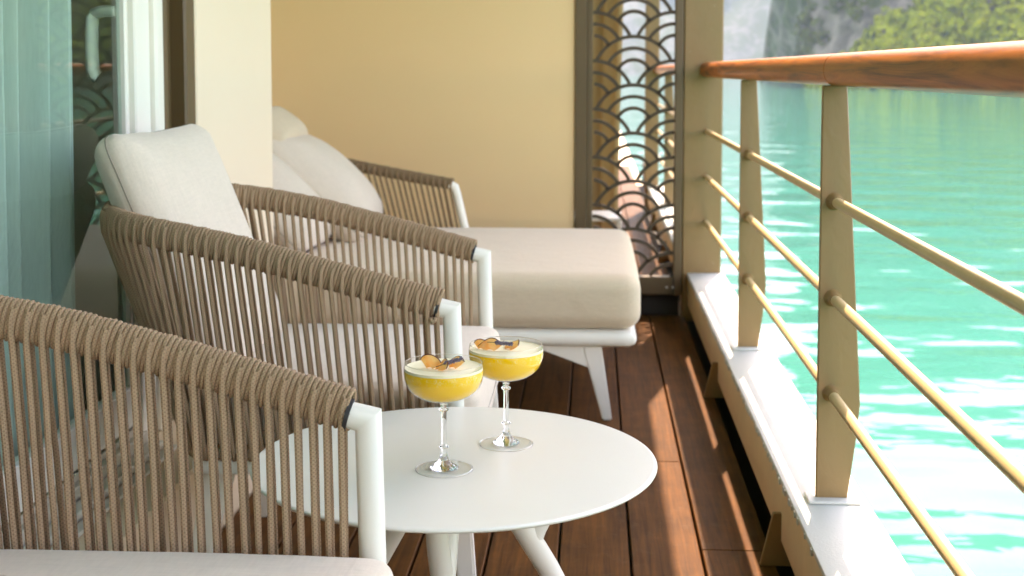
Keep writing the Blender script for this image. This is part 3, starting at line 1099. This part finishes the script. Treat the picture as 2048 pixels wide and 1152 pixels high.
def tapered_leg(p0, p1, w0, w1, name, root, mat=M_WHITE, depth=(.03, .022), mbonly=False):
    """flat tapered leg from p0 (top) to p1 (floor)"""
    V = []
    for p, w, d in ((p0, w0, depth[0]), (p1, w1, depth[1])):
        for sx, sy in ((-1, -1), (1, -1), (1, 1), (-1, 1)):
            V.append(Vector((p[0] + sx * w / 2, p[1] + sy * d / 2, p[2])))
    bm = bmesh.new(); vv = [bm.verts.new(v) for v in V]
    for f in ((3, 2, 1, 0), (4, 5, 6, 7), (0, 1, 5, 4), (1, 2, 6, 5), (2, 3, 7, 6), (3, 0, 4, 7)):
        bm.faces.new([vv[i] for i in f])
    bmesh.ops.recalc_face_normals(bm, faces=bm.faces)
    bmesh.ops.bevel(bm, geom=list(bm.edges), offset=.004, segments=2, affect='EDGES')
    bm.verts.ensure_lookup_table()
    mb = MB().add([v.co.copy() for v in bm.verts], [tuple(v.index for v in f.verts) for f in bm.faces]); bm.free()
    return mb.build(name, mat, root)

def make_chair():
    t = empty('rope_armchair')
    W = .36
    HT = .656
    def top(u):
        # u 0: front tip near side (y=-W) ... 1: front tip far side
        s_ = u if u <= .5 else 1 - u
        sg = -1 if u <= .5 else 1
        k = s_ * 2                      # 0 front .. 1 back middle
        # straight arm then rounded corner
        if k < .55:
            f = k / .55
            x = .262 - f * .505; y = W + .012 * math.sin(f * PI)
        else:
            f = (k - .55) / .45 * PI / 2
            x = -.243 - .222 * math.sin(f) ** .95
            y = W * math.cos(f) ** .8 if math.cos(f) > 1e-6 else 0
        z = HT + (.262 - x) * .262 - .055 * max(0, (k - .4) / .6) ** 1.3
        return Vector((x, sg * y, z))
    def bot(u):
        s_ = u if u <= .5 else 1 - u
        sg = -1 if u <= .5 else 1
        k = s_ * 2
        Wb = W - .028
        if k < .55:
            f = k / .55
            x = .270 - f * .470; y = Wb
        else:
            f = (k - .55) / .45 * PI / 2
            x = -.200 - .085 * math.sin(f) ** .95
            y = Wb * math.cos(f) ** .8 if math.cos(f) > 1e-6 else 0
        return Vector((x, sg * y, .352))
    rope_shell(t, top, bot)
    # front posts running on as front legs
    for sg in (-1, 1):
        y = sg * W
        # elbow from the arm into the post
        mb = MB()
        mb.mitre_tube((.252, y, .651), (.2835, y, .6440), (.2915, y * .985, .358), .0178)
        o = mb.build('front_post', M_WHITE, t, sharp=50)
        MB().tube([(.2545, y, .6505), (.2600, y, .649)], [.0215, .0215], 18).build('end_cap', M_BLACK, o)
        tapered_leg((.289, y * .983, .362), (.322, y * .985, 0), .046, .030, 'leg', t)
        # small knot closing the winding
        k = [(.250 + .004 * math.cos(a), y - sg * 0 + sg * .0 + (-.019 if sg < 0 else .019) + .004 * math.sin(a), .628 + .002 * math.cos(2 * a)) for a in np.linspace(0, 2 * PI, 9)[:-1]]
        MB().tube(k, .0045, 8, closed=True).build('rope_knot', M_ROPE, t)
        tapered_leg((-.185, sg * .275, .335), (-.262, sg * .30, 0), .066, .030, 'leg', t)
    # seat frame
    MB().box(-.235, .30, -.335, -.30, .306, .338, .008, seg=2).build('frame_bar', M_WHITE, t)
    MB().box(-.235, .30, .30, .335, .306, .338, .008, seg=2).build('frame_bar', M_WHITE, t)
    MB().box(.262, .30, -.299, .299, .306, .338, .008, seg=2).build('frame_bar', M_WHITE, t)
    MB().box(-.235, -.20, -.299, .299, .306, .338, .008, seg=2).build('frame_bar', M_WHITE, t)
    MB().box(-.20, .262, -.299, .299, .325, .337, .002).build('seat_panel', M_WHITE, t)
    # seat cushion
    V, F = cushion_mb(.585, .635, .142, .030, .012, 22, 3, .003)
    cu = MB().add(V, F).build('seat_cushion', M_CUSH, t, sharp=None)
    cu.location = (.035, 0, .412)
    MB().tube(snap(V, F, seam_points(.585, .635, .142, .04, -.018, .012, 120)), .0013, 6, closed=True).build('seam', M_SEAM, cu)
    # back cushion leaning on the back rail
    V, F = cushion_mb(.575, .575, .115, .045, .022, 26, 9, .005, pinch=.35)
    pc = MB().add(V, F).build('back_cushion', M_CUSH, t, sharp=None)
    pc.location = (-.316, 0, .703)
    pc.rotation_euler = (0, R(68.5), 0)
    MB().tube(snap(V, F, seam_points(.575, .575, .115, .05, -.0, .022, 140)), .0013, 6, closed=True).build('seam', M_SEAM, pc)
    return t

chair = make_chair()
chair.location = (-.553, 2.787, 0)
tag(chair, 'taupe rope armchair with upright oatmeal back cushion, beyond the white table', 'armchair', 'rope armchairs on the balcony')
ch2 = copy_tree(chair); ch2.location = (-.577, 1.291, 0)
tag(ch2, 'taupe rope armchair cut off at the lower left corner, nearest the camera', 'armchair')
ch3 = copy_tree(chair); ch3.location = (-.30, 7.9, 0); ch3.rotation_euler.z = R(-25)
tag(ch3, 'taupe rope armchair on the next balcony behind the lattice screen', 'armchair')

# ---------------------------------------------------------------- daybed
def make_daybed():
    t = empty('daybed', (-.50, 4.6, 0))
    tag(t, 'long daybed with thick beige mattress, white frame and rope arm against the tan wall', 'daybed')
    # local x: -.62 (head) .. +.65 (foot); y: -.62 .. +.64
    V, F = cushion_mb(1.182, 1.24, .172, .05, .010, 30, 5, .002)
    m = MB().add(V, F).build('mattress', M_CUSH2, t, sharp=None)
    m.location = (.055, .01, .377)
    # rounded frame
    V, F = cushion_mb(1.165, 1.235, .052, .0255, 0, 24, 1, 0)
    mb = MB().add(V, F)
    f = mb.build('frame', M_WHITE, t); f.location = (.052, .01, .262)
    for sx, sy in ((1, -1), (1, 1), (-1, -1), (-1, 1)):
        yy = sy * .575 + .01
        tapered_leg((sx * .495, yy, .236), (sx * .535 + .01, yy + sy * .005, 0), .060, .030, 'leg', t)
        MB().prism([(sx * .30, .2345), (sx * .47, .2345), (sx * .49, .165)], yy - .012, yy + .012, lambda u, v, w: (u, w, v), .002).build('leg_brace', M_WHITE, t)
    # rope arm on the wall side, wrapping round the head end
    def top(u):
        # from front post back along the wall side then round the head
        if u < .62:
            q = u / .62
            return Vector((-.072 - .70 * q, .60, .640 + .118 * q + .02 * q * q))
        q = (u - .62) / .38
        return Vector((-.772 - .06 * math.sin(q * PI / 2), .60 - .62 * q ** 1.5, .778 + .01 * q))
    def bot(u):
        if u < .62:
            q = u / .62
            return Vector((-.01 - .62 * q, .585, .292))
        q = (u - .62) / .38
        return Vector((-.63 - .03 * math.sin(q * PI / 2), .585 - .58 * q ** 1.5, .292))
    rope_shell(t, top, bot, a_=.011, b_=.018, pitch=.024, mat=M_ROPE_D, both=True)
    MB().tube([(-.085, .60, .637), (-.064, .60, .628), (-.055, .60, .60), (-.015, .598, .43), (.005, .596, .28)], [.018, .019, .0175, .0165, .0165], 14).build('front_post', M_WHITE, t)
    def pil(name, sx, sy, sz, loc, rot, seed, mat, bulge=.04):
        V, F = cushion_mb(sx, sy, sz, .045, bulge, 20, seed, .006, pinch=.4)
        o = MB().add(V, F).build(name, mat, t, sharp=None)
        o.location = loc; o.rotation_euler = rot
        MB().tube(snap(V, F, seam_points(sx, sy, sz, .05, 0, bulge, 120)), .0013, 6, closed=True).build('seam', M_SEAM, o)
    pil('back_pillow', .50, .56, .16, (-.545, .33, .655), (R(0), R(42), R(3)), 2, M_CUSH, .05)
    pil('back_pillow', .46, .44, .15, (-.655, -.06, .640), (R(0), R(43), R(-2)), 8, M_CUSH, .045)
    pil('head_pillow', .20, .44, .10, (-.720, .27, .868), (R(4), R(36), R(2)), 15, M_CUSH2, .03)
    return t
make_daybed()

# ---------------------------------------------------------------- round table
def make_table():
    t = empty('side_table', (-.22, 2.025, 0))
    tag(t, 'round white side table holding two yellow cocktails', 'table')
    r = .322
    prof = [(0.0001, .4715), (r - .012, .4715), (r - .003, .4728), (r - .0004, .4752), (r, .4770), (r - .0008, .4785), (r - .003, .4798), (r - .006, .480), (.0001, .480)]
    MB().lathe(prof, 160).build('tabletop', M_TABLE, t, sharp=50)
    MB().lathe([(.0001, .463), (.16, .463), (.165, .466), (.165, .4712), (.0001, .4712)], 48).build('mount_plate', M_WHITE, t)
    for az in (-92, 28, 150):
        a = R(az); c, s_ = math.cos(a), math.sin(a)
        P = lambda r_, z, d=0: (c * r_ - s_ * d, s_ * r_ + c * d, z)
        mb = MB()
        mb.tube([P(.045, .463), P(.075, .42), P(.118, .352), P(.165, .275), P(.225, .165), P(.292, .0)], [.0185, .0188, .019, .0185, .0165, .0125], 18)
        leg = mb.build('leg', M_WHITE, t)
        MB().tube([P(.205, .463), P(.192, .43), P(.168, .385), P(.144, .345), P(.135, .322)], [.016, .0165, .0175, .0175, .0165], 16).build('branch', M_WHITE, leg)
        MB().tube([P(.140, .352), P(.146, .368)], [.015, .007], 12).build('joint', M_WHITE, leg)
        MB().lathe([(.012, 0), (.012, .004), (.010, .006)], 14, P(.291, 0)).build('foot_glide', M_BLACK, leg)
make_table()

# ---------------------------------------------------------------- cocktails
def mat_liquid():
    m, nt, b = new_mat('yellow_cocktail')
    co = coords(nt)
    sep = nt.nodes.new('ShaderNodeSeparateXYZ'); nt.links.new(co, sep.inputs[0])
    vo = N(nt, 'ShaderNodeTexVoronoi', Scale=520.0, feature='F1'); nt.links.new(co, vo.inputs['Vector'])
    lt = N(nt, 'ShaderNodeMath', operation='LESS_THAN'); lt.inputs[1].default_value = .34
    nt.links.new(vo.outputs['Distance'], lt.inputs[0])
    band = N(nt, 'ShaderNodeMapRange'); band.inputs['From Min'].default_value = .138; band.inputs['From Max'].default_value = .152
    nt.links.new(sep.outputs[2], band.inputs['Value'])
    nz = N(nt, 'ShaderNodeTexNoise', Scale=55.0, Detail=3.0); nt.links.new(co, nz.inputs['Vector'])
    nr = N(nt, 'ShaderNodeMapRange'); nr.inputs['From Min'].default_value = .44; nr.inputs['From Max'].default_value = .62
    nt.links.new(nz.outputs['Fac'], nr.inputs['Value'])
    m1 = N(nt, 'ShaderNodeMath', operation='MULTIPLY'); nt.links.new(lt.outputs[0], m1.inputs[0]); nt.links.new(band.outputs[0], m1.inputs[1])
    m2 = N(nt, 'ShaderNodeMath', operation='MULTIPLY'); nt.links.new(m1.outputs[0], m2.inputs[0]); nt.links.new(nr.outputs[0], m2.inputs[1])
    mix = N(nt, 'ShaderNodeMix', data_type='RGBA')
    mix.inputs[6].default_value = (1.0, .53, .006, 1); mix.inputs[7].default_value = (.95, .82, .45, 1)
    nt.links.new(m2.outputs[0], mix.inputs[0]); nt.links.new(mix.outputs[2], b.inputs['Base Color'])
    b.inputs['Roughness'].default_value = .25
    b.inputs['Subsurface Weight'].default_value = 0
    b.inputs['Subsurface Radius'].default_value = (1.0, .7, .12)
    b.inputs['Subsurface Scale'].default_value = .02
    tl = N(nt, 'ShaderNodeBsdfTranslucent'); nt.links.new(mix.outputs[2], tl.inputs[0])
    mx = nt.nodes.new('ShaderNodeMixShader'); mx.inputs[0].default_value = .0
    nt.links.new(b.outputs[0], mx.inputs[1]); nt.links.new(tl.outputs[0], mx.inputs[2])
    nt.links.new(mx.outputs[0], nt.nodes['Material Output'].inputs['Surface'])
    return m
M_LIQ = mat_liquid()
M_FOAM = mat_simple('ivory_foam', (.90, .79, .56), .7, .05, 160, .3, 900)
def mat_apple():
    m, nt, b = new_mat('dried_apple_flesh')
    co = coords(nt)
    n1 = N(nt, 'ShaderNodeTexNoise', Scale=70.0, Detail=5.0); nt.links.new(co, n1.inputs['Vector'])
    r = nt.nodes.new('ShaderNodeValToRGB')
    r.color_ramp.elements[0].position = .35; r.color_ramp.elements[0].color = (1.0, .56, .16, 1)
    r.color_ramp.elements[1].position = .7; r.color_ramp.elements[1].color = (1, .78, .42, 1)
    nt.links.new(n1.outputs['Fac'], r.inputs[0]); nt.links.new(r.outputs[0], b.inputs['Base Color'])
    b.inputs['Roughness'].default_value = .5
    tl = N(nt, 'ShaderNodeBsdfTranslucent'); nt.links.new(r.outputs[0], tl.inputs[0])
    mx = nt.nodes.new('ShaderNodeMixShader'); mx.inputs[0].default_value = .5
    nt.links.new(b.outputs[0], mx.inputs[1]); nt.links.new(tl.outputs[0], mx.inputs[2])
    nt.links.new(mx.outputs[0], nt.nodes['Material Output'].inputs['Surface'])
    return m
M_APPLE = mat_apple()
M_PEEL = mat_simple('dark_red_peel', (.13, .018, .010), .4, .3, 60)
M_LAV = mat_simple('lavender_bud', (.20, .17, .23), .8, .35, 260)
M_LAVG = mat_simple('lavender_stem', (.14, .13, .06), .8, .2, 90)

def glass_profile():
    # outer from bottom of bowl to rim, then inner back down
    outer = [(.0060, .1035), (.0075, .1080), (.018, .1095), (.032, .1130), (.0450, .1195), (.0545, .1285), (.0602, .1405), (.0622, .1520), (.0616, .1620), (.0602, .1685)]
    inner = [(.0594, .1685), (.0607, .1620), (.0612, .1520), (.0592, .1408), (.0535, .1293), (.0440, .1205), (.0310, .1142), (.017, .1108), (.0001, .1105)]
    return outer, inner

def smooth_prof(p, k=3):
    # Catmull-Rom refinement
    out = []
    n = len(p)
    for i in range(n - 1):
        p0, p1, p2, p3 = p[max(0, i - 1)], p[i], p[i + 1], p[min(n - 1, i + 2)]
        for j in range(k):
            t = j / k
            out.append(tuple(.5 * ((2 * p1[q]) + (-p0[q] + p2[q]) * t + (2 * p0[q] - 5 * p1[q] + 4 * p2[q] - p3[q]) * t * t + (-p0[q] + 3 * p1[q] - 3 * p2[q] + p3[q]) * t ** 3) for q in (0, 1)))
    out.append(p[-1])
    return [(max(.0001, a), b) for a, b in out]

def make_glass(loc):
    t = empty('coupe_glass', loc)
    outer, inner = glass_profile()
    so, si = smooth_prof(outer), smooth_prof(inner)
    MB().lathe([(.0001, .1035)] + so + si, 96).build('bowl', M_BOWL, t, sharp=60)
    stem = [(.0001, .0034), (.0225, .0036), (.0205, .0058), (.0150, .0088), (.0100, .0130), (.0068, .0175), (.0052, .0240), (.0046, .0300), (.0049, .0345), (.0072, .0352), (.0078, .0366), (.0072, .0380), (.0048, .0388), (.0044, .045), (.0042, .07), (.0043, .0895), (.0048, .0926), (.0074, .0935), (.0080, .0950), (.0074, .0965), (.0048, .0975), (.0050, .1000), (.0058, .1034), (.0001, .1034)]
    MB().lathe(stem, 40).build('stem', M_GLASS, t, sharp=60)
    foot = [(.0001, .0004), (.0425, .0004), (.0425, .0021), (.0380, .0027), (.0270, .0032), (.0001, .0033)]
    f = MB().lathe(foot, 80).build('foot', M_BOWL, t, sharp=60)
    ring = [(.0440 + .0013 * math.cos(q), .0016 + .0012 * math.sin(q)) for q in np.linspace(0, 2 * PI, 11)[:-1]]
    MB().lathe(ring, 80, closed=True).build('foot_rim', M_GLASS, f, sharp=None)
    ring = [(.0598 + .0006 * math.cos(q),   .1690 + .0006 * math.sin(q)) for q in np.linspace(0, 2 * PI, 9)[:-1]]
    MB().lathe(ring, 96, closed=True).build('lip', M_GLASS, t, sharp=None)
    # liquid, then foam on it
    level0, level1 = .1576, .1618
    inn = sorted([(r, z) for r, z in si], key=lambda q: q[1])
    rz = lambda z: float(np.interp(z, [q[1] for q in inn], [q[0] for q in inn])) - .00025
    lp = [(.0001, .1110)] + [(max(.0002, rz(z)), z) for z in np.linspace(.1116, level0, 22)] + [(.0001, level0)]
    MB().lathe(lp, 80).build('liquid', M_LIQ, t, sharp=60)
    fp = [(.0001, level0 + .0002)] + [(rz(z), z) for z in np.linspace(level0 + .0002, level1, 5)] + [(rz(level1) - .0015, level1 - .0009), (.05, level1 - .0014), (.03, level1 - .0011), (.0001, level1 - .0009)]
    MB().lathe(fp, 80).build('foam', M_FOAM, t, sharp=60)
    return t

g1 = make_glass((-.231, 1.966, .480))
tag(g1, 'coupe glass of yellow foamy cocktail nearer the camera, standing left on the white table', 'cocktail glass', 'cocktail glasses on the table')
g2 = copy_tree(g1); g2.location = (-.144, 2.108, .480); g2.rotation_euler.z = 1.1
tag(g2, 'coupe glass of yellow foamy cocktail standing farther back, right of the other glass', 'cocktail glass')

def apple_slice(loc, rot, span, curl, label, rad=.021, seed=0):
    """thin crescent of dried apple with dark peel edge"""
    V = []; F = []
    n = 26; m = 6
    def pt(i, j, off):
        a = -span / 2 + span * i / n
        r = rad * (.30 + .70 * j / m)
        x = r * math.cos(a); y = r * math.sin(a)
        z = curl * (j / m) ** 2 * (.5 + .5 * math.cos(a * 1.7 + seed)) + .0035 * math.sin(a * 3 + seed) * (j / m) + off
        return (x, y, z)
    for off in (0, .0011):
        for i in range(n + 1):
            for j in range(m + 1):
                V.append(pt(i, j, off))
    k = (n + 1) * (m + 1); w = m + 1
    for i in range(n):
        for j in range(m):
            a_ = i * w + j
            F.append((a_, a_ + w, a_ + w + 1, a_ + 1)); F.append((k + a_, k + a_ + 1, k + a_ + w + 1, k + a_ + w))
    for j in range(m):
        F.append((j, j + 1, k + j + 1, k + j)); b_ = n * w + j; F.append((b_ + 1, b_, k + b_, k + b_ + 1))
    for i in range(n):
        F.append((i * w, k + i * w, k + (i + 1) * w, (i + 1) * w))
        F.append((i * w + m, (i + 1) * w + m, k + (i + 1) * w + m, k + i * w + m))
    t = empty('apple_slice', loc)
    t.rotation_euler = rot
    MB().add(V, F).build('flesh', M_APPLE, t)
    MB().tube([pt(i, m, .0005) for i in range(n + 1)], .0008, 7).build('peel', M_PEEL, t)
    tag(t, label, 'apple slice', 'dried apple slices on the cocktails')
    return t

def lavender(loc, rz, tilt, label):
    t = empty('lavender_sprig', loc)
    t.rotation_euler = (0, tilt, rz)
    MB().tube([(-.020, 0, 0), (-.008, .0008, .0006), (.006, 0, .0008), (.020, -.0006, .0012)], .0006, 6).build('stem', M_LAVG, t)
    rs = random.Random(5)
    mb = MB()
    for k in range(44):
        f = k / 44
        x = -.008 + .030 * f
        a = k * 2.4
        rr = .0026 * (1.15 - .6 * f)
        base = Vector((x, rr * .3 * math.cos(a), .001 + rr * .3 * math.sin(a)))
        d = Vector((.9, math.cos(a) * 1.0, math.sin(a) * 1.0)).normalized()
        L = rs.uniform(.0032, .0052)
        mb.tube([tuple(base), tuple(base + d * L * .5), tuple(base + d * L)], [.0007, .0012, .0004], 5)
    mb.build('flower_head', M_LAV, t)
    tag(t, label, 'lavender', 'lavender sprigs on the cocktails')

FZ = .480 + .1603
gx, gy = -.231, 1.966
apple_slice((gx - .022, gy - .010, FZ - .004), (R(0), R(-62), R(60)), 1.7, .006, 'upright dried apple crescent with dark red peel on the nearer cocktail', .0250, .3)
apple_slice((gx - .012, gy - .024, FZ - .001), (R(0), R(-28), R(25)), 1.9, .005, 'flat dried apple piece lying left of the lavender on the nearer cocktail', .0260, 1.2)
apple_slice((gx + .012, gy - .012, FZ - .002), (R(0), R(-40), R(55)), 1.6, .006, 'curled dried apple piece under the lavender on the nearer cocktail', .0260, 2.2)
lavender((gx + .010, gy - .022, FZ + .0125), R(14), R(-14), 'short bushy lavender sprig on the nearer cocktail')
gx, gy = -.144, 2.108
apple_slice((gx - .042, gy - .008, FZ - .003), (R(0), R(-64), R(70)), 1.6, .005, 'leftmost dried apple crescent against the rim of the farther cocktail', .0190, .9)
apple_slice((gx - .026, gy - .020, FZ - .003), (R(0), R(-52), R(86)), 2.0, .008, 'folded dried apple piece at the front left of the farther cocktail', .0240, 1.9)
apple_slice((gx + .000, gy - .012, FZ - .001), (R(0), R(-30), R(35)), 2.0, .009, 'curled dried apple piece with raised tip on the farther cocktail', .0280, 2.8)
lavender((gx - .010, gy - .020, FZ + .0135), R(-8), R(4), 'long thin lavender sprig across the apple on the farther cocktail')

# ---------------------------------------------------------------- next balcony, seen through the lattice
def drape(x0, x1, y, label):
    V = []; F = []
    n = 120; zs = np.linspace(.06, 2.36, 14)
    for i in range(n + 1):
        f = i / n; x = x0 + (x1 - x0) * f
        yy = y + .045 * math.sin(f * (x1 - x0) / .085 * 2 * PI * .6) + .012 * math.sin(f * 31)
        for z in zs:
            V.append((x + .012 * math.sin(z * 2.1 + f * 4), yy, z))
    nz = len(zs)
    F = [(i * nz + j, (i + 1) * nz + j, (i + 1) * nz + j + 1, i * nz + j + 1) for i in range(n) for j in range(nz - 1)]
    o = MB().add(V, F).build('drape', M_DRAPE, sharp=None)
    tag(o, label, 'drape')
drape(-.55, .145, 7.1, 'tan outdoor drape hanging behind the lattice screen')

def low_table():
    t = empty('low_table', (.0, 6.35, 0))
    tag(t, 'low white square side table behind the lattice screen', 'table')
    MB().box(-.22, .135, -.16, .16, .375, .395, .008, seg=2).build('tabletop', M_WHITE, t)
    for sx in (-.205, .120):
        for sy in (-.145, .145):
            MB().box(sx - .012, sx + .012, sy - .012, sy + .012, 0, .3745, .004).build('leg', M_WHITE, t)
low_table()
